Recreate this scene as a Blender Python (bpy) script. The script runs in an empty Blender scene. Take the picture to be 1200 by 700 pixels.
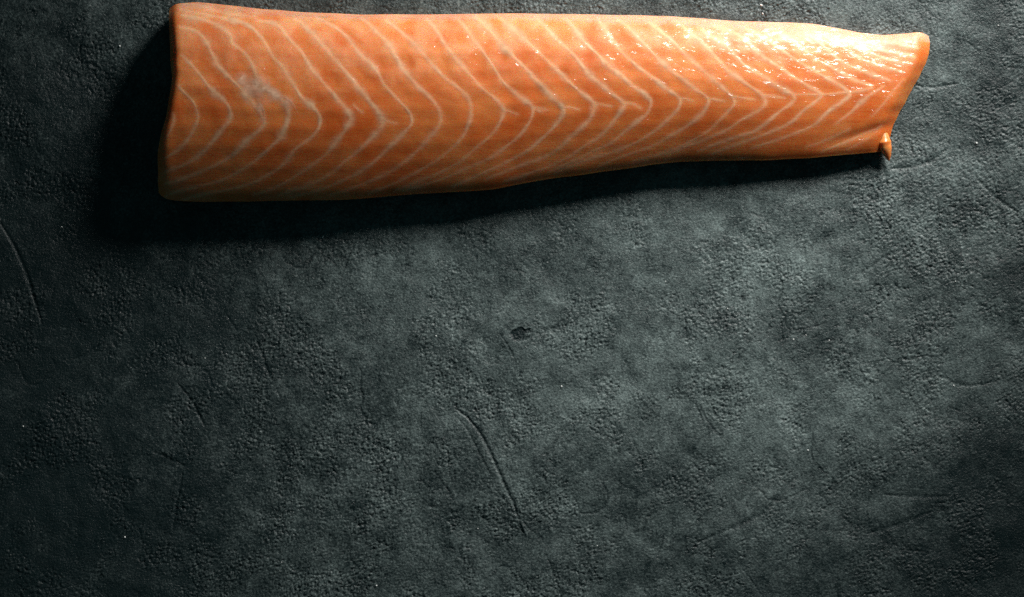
import bpy, math
import numpy as np

# ------------------------------------------------------------------ scene, camera, light
scene = bpy.context.scene
PX = 0.0005                      # one photograph pixel on the table, metres
CAM_Z = 1.2
CX, CY = 600.0, 350.0

cam_data = bpy.data.cameras.new("camera")
cam = bpy.data.objects.new("camera", cam_data)
scene.collection.objects.link(cam)
cam.location = (0, 0, CAM_Z)
cam_data.sensor_width = 36.0
cam_data.lens = 36.0 * CAM_Z / (1200 * PX)
cam_data.clip_start = 0.01
cam_data.clip_end = 50
scene.camera = cam

world = bpy.data.worlds.new("World")
scene.world = world
world.use_nodes = True
bg = world.node_tree.nodes["Background"]
bg.inputs[0].default_value = (0.26, 0.72, 0.80, 1)
bg.inputs[1].default_value = 0.038

from mathutils import Vector
ld = bpy.data.lights.new("key_lamp", 'SPOT')
key = bpy.data.objects.new("key_lamp", ld)
scene.collection.objects.link(key)
key.location = (0.53, 0.78, 0.365)
aim = Vector((0.11, 0.14, 0.0))
key.rotation_euler = (aim - Vector(key.location)).to_track_quat('-Z', 'Y').to_euler()
ld.energy = 90
ld.color = (1.0, 0.965, 0.92)
ld.shadow_soft_size = 0.21
ld.spot_size = math.radians(51)
ld.spot_blend = 1.0

scene.view_settings.view_transform = 'Standard'
scene.view_settings.look = 'None'
scene.view_settings.exposure = 0
scene.view_settings.gamma = 1
try:
    scene.cycles.use_denoising = False
    scene.cycles.denoising_prefilter = 'ACCURATE'
except Exception:
    pass

rng = np.random.default_rng(11)

# ------------------------------------------------------------------ helpers
def gauss1(a, s):
    n = int(4 * s) + 1
    k = np.exp(-0.5 * (np.arange(-n, n + 1) / s) ** 2); k /= k.sum()
    return np.convolve(np.pad(a, n, mode='edge'), k, mode='valid')

def blur2(a, s):
    n = int(3 * s) + 1
    k = np.exp(-0.5 * (np.arange(-n, n + 1) / s) ** 2); k /= k.sum()
    p = np.pad(a, n, mode='edge')
    p = sum(k[i] * p[i:i + a.shape[0], :] for i in range(2 * n + 1))
    return sum(k[i] * p[:, i:i + a.shape[1]] for i in range(2 * n + 1))

def table1(pts, lo, hi, step, s, wob=0.0, ws=8):
    """smooth 1-D function through control points"""
    p = np.array(sorted(pts), float)
    xs = np.arange(lo, hi + step, step)
    ys = gauss1(np.interp(xs, p[:, 0], p[:, 1]), s / step)
    if wob:
        n = gauss1(rng.normal(size=xs.size), ws / step); ys = ys + wob * n / n.std()
    return lambda q: np.interp(q, xs, ys)

def spectral(ny, nx, d, lam, width=0.5, aniso=(1, 1), ang=0.0):
    """band-limited Gaussian noise, unit variance; lam = wavelength, same unit as spacing d"""
    fx = np.fft.rfftfreq(nx, d)[None, :]; fy = np.fft.fftfreq(ny, d)[:, None]
    c, s = math.cos(ang), math.sin(ang)
    u = (fx * c + fy * s) * aniso[0]; v = (-fx * s + fy * c) * aniso[1]
    f = np.sqrt(u * u + v * v) + 1e-9
    flt = np.exp(-0.5 * (np.log(f * lam) / width) ** 2)
    w = rng.normal(size=(ny, nx))
    o = np.fft.irfft2(np.fft.rfft2(w) * flt, s=(ny, nx))
    return o / o.std()

def bilinear(img, fx, fy):
    fx = np.clip(fx, 0, img.shape[1] - 1.001); fy = np.clip(fy, 0, img.shape[0] - 1.001)
    i = fx.astype(int); j = fy.astype(int); a = fx - i; b = fy - j
    return (img[j, i] * (1 - a) * (1 - b) + img[j, i + 1] * a * (1 - b)
            + img[j + 1, i] * (1 - a) * b + img[j + 1, i + 1] * a * b)

def unproject(px, py, z):
    """where a photographed point stands when it lies z above the table"""
    k = (CAM_Z - z) / CAM_Z
    return (px - CX) * PX * k, (CY - py) * PX * k

def mesh_np(name, co, faces, mat, parent=None, smooth=True, attrs=None):
    me = bpy.data.meshes.new(name)
    co = np.ascontiguousarray(co, np.float32)
    k = faces.shape[1]
    me.vertices.add(len(co)); me.vertices.foreach_set('co', co.ravel())
    me.loops.add(faces.size); me.loops.foreach_set('vertex_index', faces.astype(np.int32).ravel())
    me.polygons.add(len(faces))
    me.polygons.foreach_set('loop_start', np.arange(0, faces.size, k, dtype=np.int32))
    me.polygons.foreach_set('use_smooth', np.full(len(faces), smooth))
    for an, av in (attrs or {}).items():
        a = me.attributes.new(an, 'FLOAT', 'POINT'); a.data.foreach_set('value', av.astype(np.float32).ravel())
    me.update(calc_edges=True); me.validate()
    me.materials.append(mat)
    o = bpy.data.objects.new(name, me)
    scene.collection.objects.link(o)
    if parent: o.parent = parent
    return o

def grid_faces(ny, nx, off=0, flip=False):
    i = np.arange(ny * nx).reshape(ny, nx) + off
    f = np.stack([i[:-1, :-1], i[:-1, 1:], i[1:, 1:], i[1:, :-1]], -1).reshape(-1, 4)
    return f[:, ::-1] if flip else f

def catmull(pts, step):
    p = np.array(pts, float)
    if len(p) == 2:
        p = np.array([p[0], (p[0] + p[1]) / 2, p[1]])
    q = np.vstack([2 * p[0] - p[1], p, 2 * p[-1] - p[-2]])
    out = []
    for k in range(1, len(q) - 2):
        n = max(2, int(np.linalg.norm(q[k + 1] - q[k]) / step))
        t = np.linspace(0, 1, n, endpoint=False)[:, None]
        a, b, c, d = q[k - 1], q[k], q[k + 1], q[k + 2]
        out.append(0.5 * (2 * b + (c - a) * t + (2 * a - 5 * b + 4 * c - d) * t ** 2 + (3 * b - a - 3 * c + d) * t ** 3))
    out.append(q[-2][None])
    return np.vstack(out)

class NT:
    """tiny node helper"""
    def __init__(s, name):
        s.m = bpy.data.materials.new(name); s.m.use_nodes = True
        s.t = s.m.node_tree; s.b = s.t.nodes['Principled BSDF']
    def n(s, kind, **kw):
        nd = s.t.nodes.new(kind)
        for k, v in kw.items():
            if k == 'ins':
                for a, b in v.items(): nd.inputs[a].default_value = b
            else: setattr(nd, k, v)
        return nd
    def l(s, a, b): s.t.links.new(a, b)
    def math(s, op, a, b=None, clamp=False):
        nd = s.n('ShaderNodeMath', operation=op, use_clamp=clamp)
        for i, q in enumerate((a, b)):
            if q is None: continue
            if isinstance(q, (int, float)): nd.inputs[i].default_value = q
            else: s.l(q, nd.inputs[i])
        return nd.outputs[0]
    def mix(s, fac, a, b):
        nd = s.n('ShaderNodeMix', data_type='RGBA')
        for i, q in ((0, fac), (6, a), (7, b)):
            if isinstance(q, (int, float)): nd.inputs[i].default_value = q
            elif isinstance(q, tuple): nd.inputs[i].default_value = (*q, 1)
            else: s.l(q, nd.inputs[i])
        return nd.outputs[2]
    def ramp(s, v, lo, hi):
        nd = s.n('ShaderNodeMapRange', clamp=True)
        s.l(v, nd.inputs[0]); nd.inputs[1].default_value = lo; nd.inputs[2].default_value = hi
        return nd.outputs[0]
    def noise(s, vec, scale, detail=3, rough=0.55, dist=0.0):
        nd = s.n('ShaderNodeTexNoise', ins={'Scale': scale, 'Detail': detail, 'Roughness': rough, 'Distortion': dist})
        s.l(vec, nd.inputs['Vector']); return nd.outputs[0]
    def mapping(s, vec, scale, rot=(0, 0, 0)):
        nd = s.n('ShaderNodeMapping'); nd.inputs['Scale'].default_value = scale; nd.inputs['Rotation'].default_value = rot
        s.l(vec, nd.inputs[0]); return nd.outputs[0]
    def bump(s, h, dist, strength=1.0, prev=None):
        nd = s.n('ShaderNodeBump', ins={'Strength': strength, 'Distance': dist}); s.l(h, nd.inputs['Height'])
        if prev is not None: s.l(prev, nd.inputs['Normal'])
        return nd.outputs[0]
    def coords(s): return s.n('ShaderNodeTexCoord').outputs['Object']
    def attr(s, name): return s.n('ShaderNodeAttribute', attribute_name=name).outputs['Fac']

# ------------------------------------------------------------------ materials
def flesh_bump(t, co):
    fib = t.noise(t.mapping(co, (90, 1500, 300), (0, 0, 0.05)), 1.0, 3, 0.6, 0.3)
    wet = t.noise(t.mapping(co, (200, 380, 300), (0, 0, -0.7)), 1.0, 3, 0.5, 0.4)
    n1 = t.bump(fib, 0.00006, 1.0)
    return t.bump(wet, 0.00008, 1.0, n1)

def wet_film(t, co, b, amount):
    """the moist film on the cut flesh: a thin clear coat, wrinkled and patchy"""
    w1 = t.noise(t.mapping(co, (110, 260, 240), (0, 0, -0.75)), 1.0, 2, 0.45, 0.2)
    n = t.bump(w1, 0.0026, 1.0)
    patch = t.ramp(t.noise(co, 75, 4, 0.65), 0.40, 0.57)
    wgt = t.math('ADD', t.math('MULTIPLY', patch, 0.75), 0.05)
    t.l(t.math('MULTIPLY', wgt, amount, True), b.inputs['Coat Weight'])
    b.inputs['Coat Roughness'].default_value = 0.155
    b.inputs['Coat IOR'].default_value = 1.45
    t.l(n, b.inputs['Coat Normal'])

def make_flesh():
    t = NT('salmon_flesh'); co = t.coords(); b = t.b
    big = t.noise(co, 38, 3, 0.55)
    fib = t.noise(t.mapping(co, (55, 1250, 300), (0, 0, 0.05)), 1.0, 4, 0.6, 0.4)
    deep = t.mix(t.ramp(big, 0.36, 0.64), (0.70, 0.150, 0.022), (0.82, 0.258, 0.064))
    c = t.mix(t.math('MULTIPLY', t.math('MULTIPLY', t.ramp(fib, 0.47, 0.72), t.ramp(t.noise(co, 45, 2), 0.40, 0.62)), 0.34), deep, (0.80, 0.34, 0.11))
    c = t.mix(t.attr('pale'), c, (0.92, 0.52, 0.28))
    c = t.mix(t.attr('fatty'), c, (0.70, 0.42, 0.31))
    t.l(c, b.inputs['Base Color'])
    b.inputs['Subsurface Weight'].default_value = 0.8
    b.inputs['Subsurface Radius'].default_value = (1.0, 0.28, 0.10)
    b.inputs['Subsurface Scale'].default_value = 0.0055
    b.inputs['IOR'].default_value = 1.40
    b.inputs['Roughness'].default_value = 0.42
    wet_film(t, co, b, 1.0)
    t.l(flesh_bump(t, co), b.inputs['Normal'])
    return t.m

def make_fat(name, col, gain):
    t = NT(name); co = t.coords(); b = t.b
    nz = t.noise(co, 420, 3, 0.6)
    col2 = tuple(x * 0.82 for x in col)
    t.l(t.mix(t.ramp(nz, 0.35, 0.65), col2, col), b.inputs['Base Color'])
    patch = t.noise(co, 170, 3, 0.65)
    a = t.math('MULTIPLY', t.attr('fade'), t.math('ADD', t.math('MULTIPLY', t.ramp(patch, 0.36, 0.60), 0.75), 0.25))
    t.l(t.math('MULTIPLY', a, gain, True), b.inputs['Alpha'])
    b.inputs['Roughness'].default_value = 0.42
    wet_film(t, co, b, 1.0)
    b.inputs['IOR'].default_value = 1.40
    t.l(flesh_bump(t, co), b.inputs['Normal'])
    return t.m

def make_flap():
    t = NT('tail_flap_fat'); co = t.coords(); b = t.b
    nz = t.noise(co, 260, 3, 0.6)
    t.l(t.mix(t.ramp(nz, 0.4, 0.65), (0.72, 0.22, 0.05), (0.80, 0.38, 0.13)), b.inputs['Base Color'])
    b.inputs['Subsurface Weight'].default_value = 0.5
    b.inputs['Subsurface Radius'].default_value = (1.0, 0.3, 0.12)
    b.inputs['Subsurface Scale'].default_value = 0.004
    b.inputs['Roughness'].default_value = 0.3
    t.l(flesh_bump(t, co), b.inputs['Normal'])
    return t.m

def make_slate():
    t = NT('dark_slate'); co = t.coords(); b = t.b
    n1 = t.noise(co, 10, 10, 0.70, 0.3)
    n2 = t.noise(co, 60, 5, 0.65)
    n3 = t.noise(co, 750, 4, 0.7)
    v = t.math('ADD', t.math('MULTIPLY', t.ramp(n1, 0.3, 0.7), 0.28), t.math('MULTIPLY', t.ramp(n2, 0.30, 0.72), 0.16))
    v = t.math('ADD', v, t.math('MULTIPLY', t.ramp(n3, 0.38, 0.64), 0.34))
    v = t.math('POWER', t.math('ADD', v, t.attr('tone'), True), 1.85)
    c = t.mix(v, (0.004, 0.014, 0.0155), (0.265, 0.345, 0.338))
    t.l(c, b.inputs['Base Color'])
    t.l(t.math('ADD', t.math('MULTIPLY', n2, 0.25), 0.30), b.inputs['Roughness'])
    b.inputs['Specular IOR Level'].default_value = 0.6
    f1 = t.noise(co, 1300, 4, 0.65, 0.4)
    n = t.bump(f1, 0.00036, 1.0)
    t.l(n, b.inputs['Normal'])
    return t.m

M_FLESH = make_flesh()
M_FAT = make_fat('fat_seam', (0.98, 0.64, 0.37), 0.72)
M_MEMB = make_fat('pale_membrane', (0.95, 0.58, 0.38), 0.95)
M_FLAP = make_flap()
M_SLATE = make_slate()
t = NT('pale_speck'); t.b.inputs['Base Color'].default_value = (0.75, 0.78, 0.76, 1); t.b.inputs['Roughness'].default_value = 0.5
M_SPECK = t.m

# ------------------------------------------------------------------ the slate surface
D = 0.5                                        # mm between vertices where the photograph looks
NX, NY = 1320, 780
gx = (np.arange(NX) - (NX - 1) / 2) * D / 1000
gy = (np.arange(NY) - (NY - 1) / 2) * D / 1000
X, Y = np.meshgrid(gx, gy)
PXX = X / PX + CX; PYY = CY - Y / PX           # photograph pixels of each vertex

def sm(x, a, b):
    q = np.clip((x - a) / (b - a), 0, 1); return q * q * (3 - 2 * q)

def blobs(lst):
    o = np.zeros_like(X)
    for (x, y, rx, ry, a) in lst:
        o += a * np.exp(-0.5 * (((PXX - x) / rx) ** 2 + ((PYY - y) / ry) ** 2))
    return o

def stroke(pts, width, taper=True):
    """0..1 mask of a thin line on the slate"""
    c = catmull(pts, 1.0)
    o = np.zeros_like(X)
    for k, (x, y) in enumerate(c):
        w = width * (0.35 + 0.65 * math.sin(math.pi * min(1, max(0, (k + 1) / (len(c) + 1))))) if taper else width
        r = int(3 * w * PX * 1000 / D) + 2
        j = int(round(((CY - y) * PX * 1000) / D + (NY - 1) / 2)); i = int(round(((x - CX) * PX * 1000) / D + (NX - 1) / 2))
        j0, j1, i0, i1 = max(0, j - r), min(NY, j + r + 1), max(0, i - r), min(NX, i + r + 1)
        if j0 >= j1 or i0 >= i1: continue
        d2 = (PXX[j0:j1, i0:i1] - x) ** 2 + (PYY[j0:j1, i0:i1] - y) ** 2
        o[j0:j1, i0:i1] = np.maximum(o[j0:j1, i0:i1], np.exp(-0.5 * d2 / (w * w)))
    return o

warp = spectral(NY, NX, D, 40, 0.6)
def crev(lam, width, an=(1, 1), ang=0.0):
    """thin winding crevices between grains: 0 on the grain, -1 in the crevice"""
    return -np.exp(-(spectral(NY, NX, D, lam, 0.45, an, ang) / width) ** 2)
leath = crev(6.5, 0.20, (1, 1.5), 1.0) * 0.6 + crev(3.4, 0.30, (1, 1.4), -0.7)
leath -= leath.mean(); leath /= leath.std()
grain = spectral(NY, NX, D, 1.5, 0.35)
peb = spectral(NY, NX, D, 2.6, 0.4, (1.0, 1.6), -0.9)
fibre = crev(6.0, 0.35, (0.45, 1.6), -1.1); fibre -= fibre.mean(); fibre /= fibre.std()
def octaves(l0, l1, fall):
    o, a, l = 0, 1.0, l0
    while l > l1:
        o = o + a * spectral(NY, NX, D, l, 0.5); a *= fall; l /= 1.9
    return o / o.std()
cloud = sm(octaves(85, 5, 0.62), -0.4, 1.1)
cloud2 = sm(spectral(NY, NX, D, 45, 0.6), -0.6, 1.4)
rough_zone = np.clip(0.22 + 0.95 * cloud + blobs([(420, 580, 130, 90, 0.5), (1110, 240, 80, 60, 0.7), (130, 180, 120, 120, 0.3), (700, 300, 140, 60, -0.25)]), 0.12, 1.4)
H = (0.30 * spectral(NY, NX, D, 110, 0.5) + 0.10 * spectral(NY, NX, D, 28, 0.5)
     + 0.035 * spectral(NY, NX, D, 12, 0.4)
     + 0.125 * leath * rough_zone + 0.07 * peb * rough_zone
     + 0.045 * fibre * np.clip(cloud2 * 1.4, 0, 1)
     + 0.055 * grain)
# scratches, cracks and pits
cr = [([(535, 480), (550, 492), (565, 512), (578, 538), (590, 565), (602, 592), (613, 624)], 1.5, 0.6),
      ([(530, 484), (545, 500), (556, 520), (566, 540), (575, 556)], 1.0, 0.30),
      ([(0, 262), (18, 292), (34, 330), (48, 378)], 1.8, 0.5),
      ([(208, 450), (224, 470), (240, 500)], 1.6, 0.4), ([(214, 555), (208, 585), (202, 620)], 1.6, 0.35),
      ([(1034, 193), (1037, 204), (1040, 216)], 2.0, 0.6), ([(1046, 198), (1070, 195), (1092, 188), (1108, 176)], 2.2, 0.5),
      ([(1074, 100), (1096, 102), (1122, 98)], 1.6, 0.45), ([(1148, 212), (1168, 232), (1196, 250)], 2.2, 0.4),
      ([(818, 636), (850, 622), (885, 606), (908, 588), (932, 560)], 2.4, 0.35),
      ([(1018, 626), (1050, 616), (1092, 600)], 2.4, 0.35), ([(1036, 580), (1070, 582), (1110, 582)], 2.0, 0.3),
      ([(942, 284), (944, 312), (940, 342)], 1.5, 0.3), ([(738, 508), (746, 528), (754, 550)], 1.4, 0.25),
      ([(610, 400), (640, 388), (672, 378)], 1.6, 0.3), ([(1010, 320), (1040, 300), (1062, 290)], 2.0, 0.3),
      ([(180, 530), (200, 538), (216, 546)], 1.6, 0.3), ([(300, 395), (312, 430), (330, 470)], 1.5, 0.25),
      ([(640, 650), (655, 690), (662, 720)], 1.4, 0.3), ([(1100, 440), (1130, 452), (1168, 448)], 1.6, 0.3)]
CR = np.zeros_like(X)
for pts, w, dep in cr:
    s_ = stroke(pts, w); CR = np.maximum(CR, s_ * dep)
H = H - CR
# small chips knocked out of the face, thickest where it is most worn
worn = np.clip(0.25 + blobs([(1100, 260, 130, 110, 0.9), (930, 400, 110, 60, 0.8), (880, 640, 160, 80, 0.5), (420, 590, 150, 90, 0.6), (330, 330, 90, 50, 0.5), (80, 130, 110, 110, 0.5), (560, 370, 100, 60, 0.4), (950, 15, 200, 30, 0.7)]), 0, 1.2)
chip = sm(octaves(11, 1.1, 0.86), 1.15, 1.75) * worn
H = H - 0.20 * chip
# scuffs: short fine scratches in every direction
scuff = np.zeros_like(X); cut = np.zeros_like(X)
for k in range(150):
    x0_, y0_ = rng.uniform(-20, 1220), rng.uniform(-20, 720); an = rng.normal(1.1, 0.7); ln_ = rng.uniform(8, 46); bend = rng.normal(0, 0.25)
    p = [(x0_ + ln_ * q * math.cos(an + bend * q), y0_ + ln_ * q * math.sin(an + bend * q)) for q in (0, .33, .66, 1)]
    m = stroke(p, rng.uniform(0.5, 0.9)) * rng.uniform(0.2, 1.0)
    if k % 2: scuff = np.maximum(scuff, m)
    else: cut = np.maximum(cut, m)
# wandering hairline cracks
for (x0_, y0_, an, n_) in [(1195, 250, 2.6, 34), (1110, 330, 1.9, 26), (905, 300, 0.9, 24), (1010, 420, 1.2, 22), (955, 500, 2.0, 20), (880, 560, 2.7, 18), (330, 300, 1.0, 20), (200, 380, 1.2, 24), (60, 420, 1.3, 20),
                           (100, 30, 2.0, 22), (420, 430, 1.2, 16), (700, 560, 1.0, 18), (1120, 520, 2.4, 22), (1180, 60, 2.2, 18), (470, 520, 1.3, 14), (1060, 640, 2.9, 22), (150, 200, 2.2, 14)]:
    p = [(x0_, y0_)]
    for q in range(n_):
        an += rng.normal(0, 0.45); p.append((p[-1][0] + 5 * math.cos(an), p[-1][1] + 5 * math.sin(an)))
    cut = np.maximum(cut, stroke(p, rng.uniform(0.7, 1.1)) * (0.55 + 0.45 * sm(octaves(10, 3, 0.8), -0.8, 0.6)))
H = H - 0.30 * cut - 0.08 * scuff
H = H + 0.35 * stroke([(618, 628), (612, 618), (606, 604)], 1.6)          # burr at the end of the scratch
pit = np.clip(blobs([(606, 393, 5.2, 4.6, 1.5), (615, 387, 6, 2.4, 0.9)]), 0, 1)
pit = sm(pit * (1 + 0.3 * octaves(6, 1.3, 0.9)), 0.35, 0.95)
H = H * (1 - 0.7 * pit) - 0.34 * pit
H = H - 0.9 - 0.0
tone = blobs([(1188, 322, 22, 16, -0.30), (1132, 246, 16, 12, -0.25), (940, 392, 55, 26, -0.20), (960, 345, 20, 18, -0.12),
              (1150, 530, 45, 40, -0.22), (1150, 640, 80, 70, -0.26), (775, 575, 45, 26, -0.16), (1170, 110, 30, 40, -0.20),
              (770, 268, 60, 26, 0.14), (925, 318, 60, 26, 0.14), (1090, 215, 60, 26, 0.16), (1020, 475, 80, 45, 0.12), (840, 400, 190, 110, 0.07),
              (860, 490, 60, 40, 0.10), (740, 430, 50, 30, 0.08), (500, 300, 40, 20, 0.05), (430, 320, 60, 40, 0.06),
              (1010, 470, 14, 20, 0.08), (300, 330, 60, 18, 0.05), (100, 630, 150, 110, -0.40), (20, 430, 120, 140, -0.26), (40, 220, 130, 120, -0.24), (190, 330, 120, 60, -0.18), (60, 60, 120, 80, -0.16), (250, 420, 120, 70, -0.08), (1060, 690, 120, 50, -0.15), (1190, 560, 40, 120, -0.15)])  # dark blobs along left and lower corners paint the lamp's falloff into the albedo
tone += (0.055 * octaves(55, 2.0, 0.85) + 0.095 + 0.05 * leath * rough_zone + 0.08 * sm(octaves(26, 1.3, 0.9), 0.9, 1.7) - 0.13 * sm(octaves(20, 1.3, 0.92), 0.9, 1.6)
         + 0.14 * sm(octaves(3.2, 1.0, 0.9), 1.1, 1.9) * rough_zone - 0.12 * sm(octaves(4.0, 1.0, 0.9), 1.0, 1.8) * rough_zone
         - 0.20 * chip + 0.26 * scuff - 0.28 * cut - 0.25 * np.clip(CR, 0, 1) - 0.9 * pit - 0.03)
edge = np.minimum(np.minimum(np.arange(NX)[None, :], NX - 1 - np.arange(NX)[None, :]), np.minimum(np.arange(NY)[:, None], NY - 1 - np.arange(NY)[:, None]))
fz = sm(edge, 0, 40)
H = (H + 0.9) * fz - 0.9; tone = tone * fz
NA = 14                                                     # coarse apron out to 1.6 m
def ext(g):
    r = (np.arange(1, NA + 1) / NA) ** 2 * (1.6 - g[-1])
    return np.concatenate([(g[0] - r)[::-1], g, g[-1] + r])
ex, ey = ext(gx), ext(gy)
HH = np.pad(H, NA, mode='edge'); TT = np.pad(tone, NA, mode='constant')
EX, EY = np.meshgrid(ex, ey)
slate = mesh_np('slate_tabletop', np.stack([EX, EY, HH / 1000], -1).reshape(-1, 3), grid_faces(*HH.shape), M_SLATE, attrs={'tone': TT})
slate['label'] = 'dark teal grey slate surface with grainy relief, one long curved scratch and a small pit'
slate['kind'] = 'structure'

# ------------------------------------------------------------------ the fillet: outline in photograph pixels
top_pts = [(199, 11), (202, 5.5), (208, 3.5), (230, 2), (270, 6), (310, 11), (360, 15), (420, 17), (500, 17), (600, 16), (700, 17), (780, 19), (860, 24.5),
           (930, 27), (954, 28), (986, 34), (1010, 39), (1035, 41.5), (1058, 39.5), (1077, 37.2), (1084, 39), (1087.5, 43)]
bot_pts = [(186, 225), (190, 234), (205, 236), (240, 236.5), (300, 236), (356, 235), (400, 234), (454, 230), (489, 227), (543, 224), (579, 221.5), (614, 215), (650, 209),
           (686, 204), (703, 201.5), (734, 198), (766, 193), (797, 189.5), (860, 188), (900, 187.5), (954, 185), (986, 182), (1010, 180), (1030, 178)]
left_pts = [(11, 199), (36, 198), (71, 199.5), (90, 202), (104, 201), (132, 196), (157, 188.5), (179, 185), (214, 184.5), (225, 186)]
right_pts = [(43, 1087.5), (50, 1089), (58, 1089), (74, 1085), (91, 1077), (110, 1066), (129, 1056), (145, 1048), (155, 1044), (170, 1040), (178, 1037)]
yt = table1(top_pts, 150, 1150, 0.5, 3.0, 0.2, 10)
yb = table1(bot_pts, 150, 1150, 0.5, 4.0, 0.25, 14)
xl = table1(left_pts, -20, 280, 0.5, 4.0, 0.4, 6)
xr = table1(right_pts, -20, 280, 0.5, 3.0, 0.5, 5)
hmax = table1([(180, 42), (300, 41), (450, 37), (600, 33), (750, 30), (880, 26), (980, 19), (1050, 14), (1095, 11)], 150, 1150, 1, 20)
prof = table1([(0, .34), (0.015, .50), (.04, .63), (.08, .75), (.14, .86), (.22, .945), (.32, .99), (.42, 1.0), (.52, .976), (.62, .922), (.72, .838), (.82, .725),
               (.90, .615), (.95, .535), (.98, .475), (1, .41)], -0.1, 1.1, 0.002, 0.012)
endl = table1([(0, .84), (1.5, .885), (4, .94), (7, .985), (11, 1.0), (40, 1.0)], -5, 60, 0.25, 1.2)
endl2 = table1([(0, .90), (1.5, .95), (4, .985), (8, 1.0), (16, 1.0), (60, 1.0)], -5, 60, 0.25, 1.5)
endr = table1([(0, .25), (3, .48), (7, .70), (12, .92), (17, 1.0), (60, 1.0)], -5, 60, 0.25, 1.5)

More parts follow.
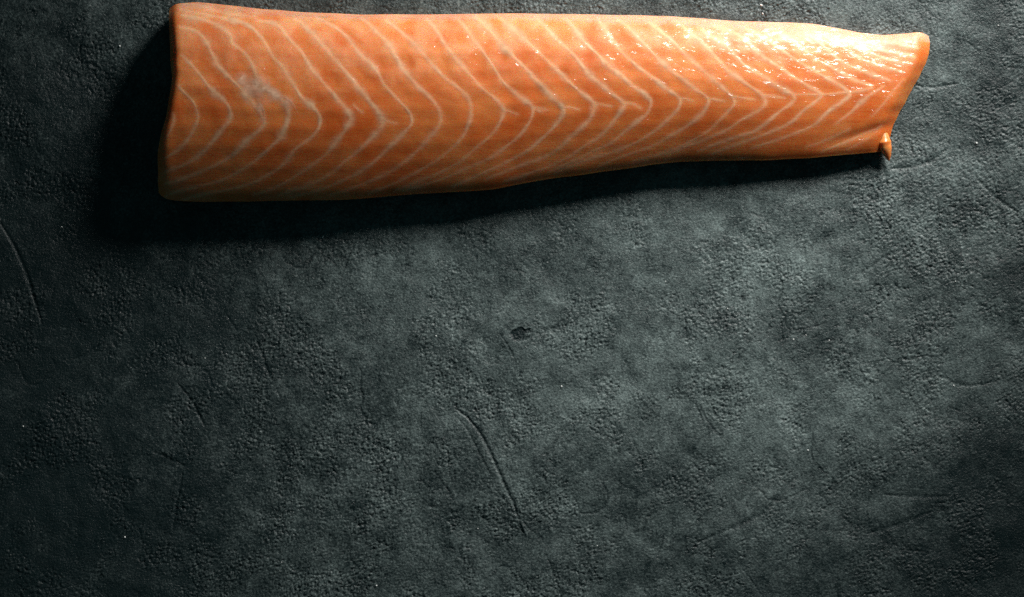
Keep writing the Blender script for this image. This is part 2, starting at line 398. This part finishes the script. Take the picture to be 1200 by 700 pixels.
# fat seams traced from the flesh (photograph pixels): each a chevron bent at the lateral line
LINES = [
 ([(198, 128), (204, 139), (197, 158), (187, 170)], 2.4, .6),
 ([(206, 98), (218, 111), (226, 119), (231, 132), (231, 142), (223, 159), (209, 176), (187, 189)], 2.8, .85),
 ([(213, 64), (220, 72), (231, 84), (244, 101), (259, 115), (267, 124), (271, 137), (264, 147), (245, 171), (223, 190), (187, 204)], 3.2, .9),
 ([(210, 32), (228, 36), (240, 46), (248, 63), (257, 79), (272, 94), (284, 106), (297, 121), (308, 138), (308, 148), (296, 159), (283, 171), (272, 183), (248, 196), (214, 210), (187, 217)], 3.2, .95),
 ([(212, 18), (238, 23), (257, 31), (269, 41), (273, 51), (286, 62), (295, 75), (300, 89), (310, 103), (324, 113), (335, 124), (338, 137), (331, 158), (320, 170), (300, 188), (283, 199), (262, 211), (231, 219), (200, 227), (192, 232)], 3.4, .9),
 ([(262, 22), (278, 25), (290, 29), (300, 37), (310, 50), (320, 67), (332, 80), (343, 98), (353, 114), (366, 125), (375, 137), (374, 149), (365, 161), (345, 176), (331, 194), (308, 209), (283, 219), (240, 228), (214, 234)], 3.6, .95),
 ([(300, 24), (315, 26), (327, 31), (339, 46), (353, 61), (364, 79), (376, 94), (391, 111), (402, 124), (410, 134), (408, 147), (398, 161), (383, 180), (365, 194), (340, 211), (320, 221), (296, 229)], 3.2, .8),
 ([(345, 22), (354, 28), (366, 39), (376, 51), (390, 67), (403, 82), (415, 96), (432, 117), (440, 128), (449, 140), (441, 156), (422, 175), (405, 189), (383, 207), (357, 219), (326, 229)], 3.1, .85),
 ([(372, 22), (384, 27), (396, 34), (408, 45), (420, 62), (434, 74), (443, 86), (451, 101), (467, 118), (480, 132), (483, 144), (475, 154), (456, 173), (439, 189), (422, 202), (408, 209), (374, 223), (340, 231)], 2.9, .85),
 ([(424, 22), (431, 27), (443, 39), (455, 51), (463, 65), (477, 87), (491, 103), (506, 117), (515, 130), (516, 144), (508, 156), (491, 175), (474, 190), (456, 202), (426, 216), (388, 229)], 2.8, .8),
 ([(452, 24), (463, 32), (485, 51), (498, 66), (511, 81), (522, 92), (538, 104), (549, 116), (552, 132), (548, 149), (538, 166), (517, 184), (494, 199), (460, 216), (430, 228)], 2.8, .75),
 ([(500, 22), (510, 33), (520, 50), (534, 69), (545, 81), (556, 94), (567, 106), (579, 115), (590, 129), (584, 147), (574, 160), (556, 175), (539, 190), (517, 202), (498, 210), (462, 224)], 2.7, .75),
 ([(534, 21), (541, 27), (551, 41), (565, 60), (577, 77), (589, 96), (604, 109), (614, 117), (624, 126), (622, 140), (610, 158), (596, 170), (577, 184), (551, 196), (526, 207), (496, 217), (470, 224)], 2.7, .8),
 ([(556, 19), (563, 24), (577, 39), (591, 56), (610, 75), (627, 92), (640, 107), (650, 117), (660, 126), (659, 136), (649, 149), (635, 163), (618, 177), (592, 191), (560, 206), (530, 219)], 3.0, 1.0),
 ([(584, 20), (594, 27), (610, 43), (627, 58), (642, 72), (658, 87), (672, 101), (683, 110), (696, 121), (696, 129), (690, 141), (670, 160), (654, 175), (636, 185), (603, 197), (568, 211)], 2.7, .9),
 ([(626, 20), (635, 27), (649, 43), (663, 56), (677, 70), (689, 86), (701, 97), (714, 108), (731, 121), (728, 130), (716, 146), (703, 160), (687, 170), (670, 182), (646, 194), (611, 207), (590, 213)], 2.8, .9),
 ([(660, 21), (669, 28), (682, 46), (698, 62), (713, 77), (728, 88), (739, 99), (755, 110), (763, 119), (759, 132), (749, 141), (728, 158), (716, 168), (694, 178), (668, 191), (644, 201)], 2.7, .9),
 ([(700, 21), (708, 33), (718, 48), (732, 65), (752, 82), (770, 95), (783, 106), (797, 116), (795, 127), (782, 141), (764, 156), (742, 169), (716, 179), (686, 188), (650, 203)], 2.7, .9),
 ([(722, 22), (734, 30), (749, 46), (766, 63), (783, 80), (800, 93), (815, 105), (830, 116), (828, 126), (818, 138), (802, 150), (788, 158), (763, 172), (728, 184), (700, 196)], 2.6, .85),
 ([(758, 24), (770, 33), (786, 47), (805, 66), (820, 80), (839, 96), (857, 113), (861, 121), (853, 131), (841, 143), (832, 152), (808, 167), (780, 179), (740, 190)], 2.6, .85),
 ([(796, 28), (812, 41), (826, 53), (838, 67), (855, 84), (874, 98), (893, 112), (897, 121), (890, 129), (868, 141), (851, 153), (817, 167), (780, 182)], 2.6, .9),
 ([(822, 34), (836, 45), (853, 56), (868, 73), (882, 83), (898, 93), (919, 105), (930, 112), (929, 120), (911, 133), (896, 146), (882, 155), (851, 165), (817, 178)], 2.5, .9),
 ([(836, 31), (856, 37), (872, 46), (886, 60), (899, 70), (920, 84), (935, 94), (952, 104), (963, 111), (957, 118), (940, 131), (928, 143), (903, 155), (868, 168), (834, 180)], 2.4, .95),
 ([(872, 33), (892, 43), (910, 55), (930, 69), (951, 82), (973, 94), (990, 104), (996, 112), (988, 119), (968, 133), (953, 147), (920, 161), (880, 174)], 2.3, .95),
 ([(902, 34), (923, 45), (942, 59), (956, 70), (974, 79), (987, 87), (1004, 95), (1022, 101)], 2.3, .95),
 ([(940, 37), (959, 49), (976, 65), (998, 79), (1024, 88), (1044, 95)], 2.2, .95),
 ([(966, 41), (980, 51), (998, 63), (1016, 73), (1036, 79), (1058, 85)], 2.1, .95),
 ([(992, 48), (1004, 55), (1026, 65), (1048, 72), (1068, 75)], 2.0, .95),
 ([(1008, 48), (1018, 52), (1036, 60), (1057, 64), (1073, 67)], 1.9, .95),
 ([(1034, 48), (1046, 50), (1064, 55), (1077, 57)], 1.8, .85),
 ([(1036, 101), (1028, 106), (1012, 117), (997, 132), (978, 146)], 2.4, .7),
 ([(1035, 146), (1028, 151), (1012, 157), (987, 169), (962, 178)], 1.8, .85),
 ([(996, 151), (986, 156), (969, 164), (944, 173)], 1.6, .75),
 ([(1020, 160), (1006, 169), (990, 177)], 1.4, .6),
 ([(1060, 92), (1046, 108), (1034, 124), (1020, 138)], 2.0, .35),
 # pale strip seams near the thick corner
 ([(216, 5), (238, 8), (254, 13), (274, 17), (300, 20)], 1.5, .6),
 ([(210, 11), (231, 15), (250, 19), (268, 22)], 1.5, .55),
 # short tails that run on past a bend, along the lateral line
 ([(590, 129), (598, 131), (608, 135)], 1.4, .7), ([(624, 126), (632, 127), (642, 129)], 1.5, .8), ([(660, 126), (668, 126), (680, 129)], 1.4, .8),
 ([(696, 121), (706, 123), (718, 125)], 1.4, .8), ([(731, 121), (742, 122), (752, 128)], 1.7, .8), ([(797, 116), (804, 116), (813, 119)], 1.4, .8),
 ([(830, 116), (840, 117), (850, 119)], 1.3, .7), ([(858, 113), (870, 115), (885, 117)], 1.4, .8), ([(893, 112), (905, 113), (920, 115)], 1.4, .8),
 ([(930, 111), (946, 111), (964, 111), (985, 109), (1004, 107), (1024, 103)], 1.5, .55),
 ([(449, 140), (456, 143), (466, 145)], 1.6, .7), ([(414, 122), (419, 128), (426, 133)], 1.6, .7),
]

# a raster of the seams, half-pixel cells, to colour and relieve the flesh beside them
RX0, RY0, RS = 160, -10, 2
rast = np.zeros((260 * RS, 960 * RS))
for pts, w, a in LINES:
    c = catmull(pts, 0.6)
    ii = np.clip(((c[:, 0] - RX0) * RS).round().astype(int), 0, rast.shape[1] - 1)
    jj = np.clip(((c[:, 1] - RY0) * RS).round().astype(int), 0, rast.shape[0] - 1)
    rast[jj, ii] = np.maximum(rast[jj, ii], a)
halo = blur2(rast, 2.5 * RS / 2); halo = np.clip(halo / np.percentile(halo[halo > 0.02], 97), 0, 1)
wide = blur2(rast, 9.0 * RS / 2); wide = wide / np.percentile(wide[wide > 0.005], 97)
lump = spectral(260 * RS, 960 * RS, 0.5, 45, 0.5); lump2 = spectral(260 * RS, 960 * RS, 0.5, 14, 0.5)
def rq(img, px, py): return bilinear(img, (px - RX0) * RS, (py - RY0) * RS)

GRV = catmull([(1048, 147), (1034, 150), (1012, 156), (985, 164), (955, 172)], 1.0)
def fillet_h(px, py):
    """height of the flesh (metres) above the slate at a photograph pixel"""
    a = np.clip(py - yt(px), 0, None); b = np.clip(yb(px) - py, 0, None)
    w = a / np.maximum(a + b, 1e-6)
    dl = np.clip(px - xl(py), 0, 59); dr = np.clip(xr(py) - px, 0, 59)
    k = sm(py, 60, 100)
    e = endl(dl) * (1 - k) + endl2(dl) * k
    h = hmax(px) * prof(w) * e * endr(dr)
    ins = sm(np.minimum(np.minimum(a, b), np.minimum(dl, dr)), 0, 14)
    h = h + ins * (0.11 * rq(lump, px, py) * (1 - 0.8 * sm(w, 0.35, 0.75)) + 0.02 * rq(lump2, px, py) * (1 - sm(w, 0.3, 0.6)) + 0.05 * rq(halo, px, py) * (1 - sm(w, 0.4, 0.7)))
    d2 = np.full(px.shape, 1e9)
    m = (px > 930) & (py > 120)
    if m.any():
        q = np.stack([px[m], py[m]], -1)
        d2[m] = ((q[:, None, :] - GRV[None]) ** 2).sum(-1).min(1)
    fall = sm(px, 945, 1030)
    h = h - 0.9 * fall * np.exp(-0.5 * d2 / 16.0) * ins
    return h / 1000

fillet = bpy.data.objects.new('salmon_fillet', None)
scene.collection.objects.link(fillet)
c0 = unproject(620.0, 120.0, 0.0)
fillet.location = (c0[0], c0[1], 0)
fillet['label'] = 'long raw orange salmon fillet with pale chevron fat seams lying on dark slate'
fillet['category'] = 'fish fillet'
OFF = np.array([c0[0], c0[1], 0.0])

# flesh: Coons patch between the four edges of the outline
NU, NV = 760, 250
def spread(n, k):
    q = np.linspace(-1, 1, n); return (np.sign(q) * (1 - (1 - np.abs(q)) ** k) + 1) / 2
u = spread(NU, 1.35); v = spread(NV, 1.45)
tx0, tx1, bx0, bx1 = 199.0, 1087.5, 186.0, 1037.0
ly0, ly1, ry0, ry1 = 11.0, 225.0, 43.0, 178.0
T = np.stack([tx0 + (tx1 - tx0) * u, yt(tx0 + (tx1 - tx0) * u)], -1)
B = np.stack([bx0 + (bx1 - bx0) * u, yb(bx0 + (bx1 - bx0) * u)], -1)
L = np.stack([xl(ly0 + (ly1 - ly0) * v), ly0 + (ly1 - ly0) * v], -1)
R = np.stack([xr(ry0 + (ry1 - ry0) * v), ry0 + (ry1 - ry0) * v], -1)
def fixc(c, a, b):
    t_ = np.linspace(0, 1, len(c))[:, None]; return c + (a - c[0]) * (1 - t_) ** 8 + (b - c[-1]) * t_ ** 8
P00, P10, P01, P11 = (T[0] + L[0]) / 2, (T[-1] + R[0]) / 2, (B[0] + L[-1]) / 2, (B[-1] + R[-1]) / 2
T = fixc(T, P00, P10); B = fixc(B, P01, P11); L = fixc(L, P00, P01); R = fixc(R, P10, P11)
U, V = u[None, :, None], v[:, None, None]
S = (1 - V) * T[None] + V * B[None] + (1 - U) * L[:, None] + U * R[:, None] \
    - ((1 - U) * (1 - V) * P00 + U * (1 - V) * P10 + (1 - U) * V * P01 + U * V * P11)
px, py = S[..., 0], S[..., 1]
hz = fillet_h(px, py)
wx, wy = unproject(px, py, hz)
co = np.stack([wx, wy, hz], -1).reshape(-1, 3)
faces = [grid_faces(NV, NU, 0, True)]
# underside: rings from the rim down and under, then a flat sheet
idx = np.arange(NV * NU).reshape(NV, NU)
loop = np.concatenate([idx[0, :-1], idx[:-1, -1], idx[-1, :0:-1], idx[:0:-1, 0]])
rim = co[loop]; n = len(loop)
cen = np.stack([rim[:, 0], np.full(n, 0.0), np.zeros(n)], -1)
nxt = np.roll(rim, -1, 0) - np.roll(rim, 1, 0)
nrm = np.stack([-nxt[:, 1], nxt[:, 0]], -1); nrm /= np.linalg.norm(nrm, axis=1)[:, None] + 1e-12
if (nrm * (rim[:, :2] - rim[:, :2].mean(0))).sum() > 0: nrm = -nrm         # inward
prev = loop; base = len(co); extra = []
for (ins_, kz) in ((0.0000, 0.70), (0.0003, 0.35), (0.0012, 0.10), (0.003, 0.0)):
    r = rim.copy(); r[:, :2] += nrm * ins_; r[:, 2] = rim[:, 2] * kz
    extra.append(r); cur = np.arange(n) + base; base += n
    faces.append(np.stack([prev, np.roll(prev, -1), np.roll(cur, -1), cur], -1)[:, ::-1] if False else np.stack([prev, cur, np.roll(cur, -1), np.roll(prev, -1)], -1))
    prev = cur
# bottom sheet: squeeze the last ring on to the middle line
last = extra[-1]; mid = last.copy(); mid[:, 1] = last[:, 1].mean(); mid[:, 0] = np.clip(last[:, 0], last[:, 0].min() + 0.02, last[:, 0].max() - 0.02)
extra.append(mid); cur = np.arange(n) + base
faces.append(np.stack([prev, cur, np.roll(cur, -1), np.roll(prev, -1)], -1))
co = np.vstack([co] + extra)
faces = np.vstack(faces)
wl = sm((py - yt(px)) / (yb(px) - yt(px)), 0.55, 0.9)
pale = (0.62 - 0.22 * wl) * rq(halo, px, py) + 0.15 * np.clip(rq(wide, px, py), 0, 1)
strip_w = np.interp(px, [190, 330, 420, 600, 800, 900, 1000, 1100], [9, 9, 8, 8, 12, 16, 14, 9])
fatty = (1 - sm((py - yt(px)) / strip_w + 0.08 * rq(lump2, px, py), 0.45, 1.2)) * np.interp(px, [190, 400, 700, 900, 1100], [.35, .4, .55, .7, .6])
fatty = fatty * sm(px - xl(py), 6, 16)
pale = pale + 0.26 * (1 - sm((py - yt(px)) / (yb(px) - yt(px)), 0.05, 0.62)) * np.clip(1 + 0.5 * rq(lump, px, py), 0.3, 1.7) - 0.0  # upper half lightened too: translucency and wet sheen painted into the colour
pale = pale * sm(px - xl(py), 5, 10) * sm(xr(py) - px, 8, 16)
pad = np.zeros(len(co) - px.size)
flesh = mesh_np('flesh', co - OFF, faces, M_FLESH, fillet, attrs={'pale': np.concatenate([pale.ravel(), pad]), 'fatty': np.concatenate([fatty.ravel(), pad])})

# fat seams: thin soft-edged strips lying in the surface, one object each
def strip(paths, name, mat, label=None, lift=0.00010):
    cos, fcs, fds, off = [], [], [], 0
    for pts, w, a in paths:
        c = catmull(pts, 1.4); m = len(c)
        if m > 30:                                          # take the hand tremor out of long seams
            c = np.stack([gauss1(np.pad(c[:, q_], 12, mode='reflect', reflect_type='odd'), 3.0)[12:-12] for q_ in (0, 1)], -1)
        tg = np.gradient(c, axis=0); tg /= np.linalg.norm(tg, axis=1)[:, None] + 1e-9
        nr = np.stack([-tg[:, 1], tg[:, 0]], -1)
        s_ = np.arange(m) / max(m - 1, 1)
        wob = gauss1(rng.normal(size=m + 40), 4)[20:20 + m]; wob /= wob.std() + 1e-6
        sh = gauss1(rng.normal(size=m + 40), 5)[20:20 + m]; sh /= sh.std() + 1e-6
        wid = w * 0.92 * np.clip(1 + 0.36 * wob, 0.45, 1.9) * (0.45 + 0.55 * np.clip(np.minimum(s_ * m / 8, (1 - s_) * m / 10), 0, 1))
        wv = (c[:, 1] - yt(c[:, 0])) / (yb(c[:, 0]) - yt(c[:, 0]))
        low = sm(wv, 0.55, 0.85); wid = wid * (1 - 0.25 * low) * (1 + 0.7 * (1 - sm(wv, 0.06, 0.22)) * sm(c[:, 0], 480, 580))
        al = a * (1 - 0.45 * low) * np.clip(1 + 0.30 * sh, 0.2, 1.2) * np.clip(np.minimum(s_ * m / 6, (1 - s_) * m / 10), 0, 1)
        K = 9; q = np.linspace(-1, 1, K)
        g = c[:, None, :] + nr[:, None, :] * (q[None, :, None] * 1.9 * wid[:, None, None]) + nr[:, None, :] * 0.22 * sh[:, None, None]
        gx_, gy_ = g[..., 0], g[..., 1]
        inside = np.minimum(np.minimum(gy_ - yt(gx_), yb(gx_) - gy_), np.minimum(gx_ - xl(gy_), xr(gy_) - gx_))
        h = fillet_h(gx_, gy_) + lift * (1.2 - q[None, :] ** 2)
        X_, Y_ = unproject(gx_, gy_, h)
        fd = al[:, None] * np.exp(-0.5 * (q[None, :] / 0.46) ** 2) * (1 - np.abs(q[None, :]) ** 4) * sm(inside, 0.5, 4)
        cos.append(np.stack([X_, Y_, h], -1).reshape(-1, 3)); fds.append(fd.ravel())
        f = grid_faces(m, K, off); keep = (inside.ravel()[f - off] > 0.3).all(1); fcs.append(f[keep]); off += m * K
    co_ = np.vstack(cos) - OFF; fc = np.vstack(fcs)
    used = np.unique(fc); re = np.zeros(len(co_), int); re[used] = np.arange(len(used))
    fc = re[fc]; co_ = co_[used]; fd = np.concatenate(fds)[used]
    p = co_[fc]; nz = np.cross(p[:, 1] - p[:, 0], p[:, 2] - p[:, 0])[:, 2]
    fc[nz < 0] = fc[nz < 0][:, ::-1]
    o = mesh_np(name, co_, fc, mat, fillet, attrs={'fade': fd})
    if label: o['label'] = label
    return o
for ln in LINES: strip([ln], 'fat_line', M_FAT)

strip([([(276, 86), (288, 98), (298, 114), (305, 130), (309, 146)], 6.5, .85),
       ([(290, 92), (306, 100), (320, 110), (334, 117), (346, 127)], 5.0, .85),
       ([(284, 108), (302, 112), (322, 118)], 9.0, .7),
       ([(302, 118), (309, 130), (311, 146)], 3.0, .7), ([(330, 112), (342, 120), (350, 136)], 3.0, .6),
       ([(258, 190), (268, 184), (280, 176)], 2.2, .7), ([(296, 184), (308, 180), (320, 172)], 2.4, .6)],
      'membrane', M_MEMB, 'torn whitish membrane patch near the thick end', 0.00012)

# the curled flap of fat at the thin end's lower corner
fl = catmull([(1022, 158), (1030, 156), (1033, 156), (1035.5, 162), (1037, 170), (1039.5, 179), (1042, 188.5)], 0.7)
s_ = np.linspace(0, 1, len(fl))
rad = np.interp(s_, [0, .1, .25, .5, .7, .88, 1], [1.0, 2.8, 5.4, 8.0, 6.6, 3.6, .6]) * (1 + 0.05 * gauss1(rng.normal(size=len(fl)), 2))
zz = np.interp(s_, [0, .2, .5, .8, 1], [3.0, 4.6, 5.2, 4.2, 2.8])
K = 20; ang = np.linspace(0, 2 * np.pi, K, endpoint=False)
tg = np.gradient(fl, axis=0); tg /= np.linalg.norm(tg, axis=1)[:, None]
nr = np.stack([-tg[:, 1], tg[:, 0]], -1)
rz = np.minimum(rad * 0.5, zz * 0.97)
g = fl[:, None, :] + nr[:, None, :] * (np.cos(ang)[None, :, None] * rad[:, None, None])
gz = (zz[:, None] + rz[:, None] * np.sin(ang)[None, :] + 0.25 * np.sin(3 * ang + 6 * s_[:, None] * 3)[:, :] * (rad[:, None] / 5) * 0.6) / 1000
gz = np.maximum(gz, 0.0001)
X_, Y_ = unproject(g[..., 0], g[..., 1], gz)
cc = np.stack([X_, Y_, gz], -1).reshape(-1, 3)
i = np.arange(len(fl) * K).reshape(len(fl), K)
f = np.stack([i[:-1], np.roll(i, -1, 1)[:-1], np.roll(i, -1, 1)[1:], i[1:]], -1).reshape(-1, 4)
ends = np.vstack([[[a[k], a[k + 1], a[K - 2 - k], a[K - 1 - k]] for k in range(K // 2 - 1)] for a in (i[0], i[-1])])
o = mesh_np('tail_flap', cc - OFF, np.vstack([f, ends]), M_FLAP, fillet)
o['label'] = 'small curled yellowish flap at the thin end'
import bmesh
for ob in (o, flesh):
    bm = bmesh.new(); bm.from_mesh(ob.data); bmesh.ops.recalc_face_normals(bm, faces=bm.faces); bm.to_mesh(ob.data); bm.free()

# ------------------------------------------------------------------ small pale specks on the slate
bm = bmesh.new(); bmesh.ops.create_icosphere(bm, subdivisions=1, radius=1.0)
for vtx in bm.verts: vtx.co *= 1 + 0.25 * math.sin(7 * vtx.co.x + 5 * vtx.co.y)
sme = bpy.data.meshes.new('white_speck'); bm.to_mesh(sme); bm.free(); sme.materials.append(M_SPECK)
for (x, y, r) in [(511, 394, 1.1), (658, 453, 1.3), (947, 528, 1.3), (378, 278, 1.2), (140, 54, 1.4), (892, 6, 2.0), (894, 16, 1.4), (441, 687, 1.2), (1145, 168, 1.6),
                  (72, 266, 1.0), (146, 630, 1.3), (330, 659, 1.0), (853, 362, 1.2), (930, 398, 1.2), (945, 393, 1.0), (972, 399, 1.0), (1118, 452, 1.2), (27, 500, 1.2),
                  (1020, 575, .8), (560, 620, .8), (700, 640, .8), (240, 420, .8), (780, 330, .8), (1170, 30, 1.0), (1120, 330, .9)]:
    o = bpy.data.objects.new('white_speck', sme); scene.collection.objects.link(o); o.parent = slate
    j = int(round(((CY - y) * PX * 1000) / D + (NY - 1) / 2)); i_ = int(round(((x - CX) * PX * 1000) / D + (NX - 1) / 2))
    j = min(max(j, 0), NY - 1); i_ = min(max(i_, 0), NX - 1)
    wx_, wy_ = unproject(x, y, 0)
    o.location = (wx_, wy_, H[j, i_] / 1000 + r * 0.0001)
    o.scale = (r * 0.0005, r * 0.0004, r * 0.0003); o.rotation_euler = (0, 0, x)
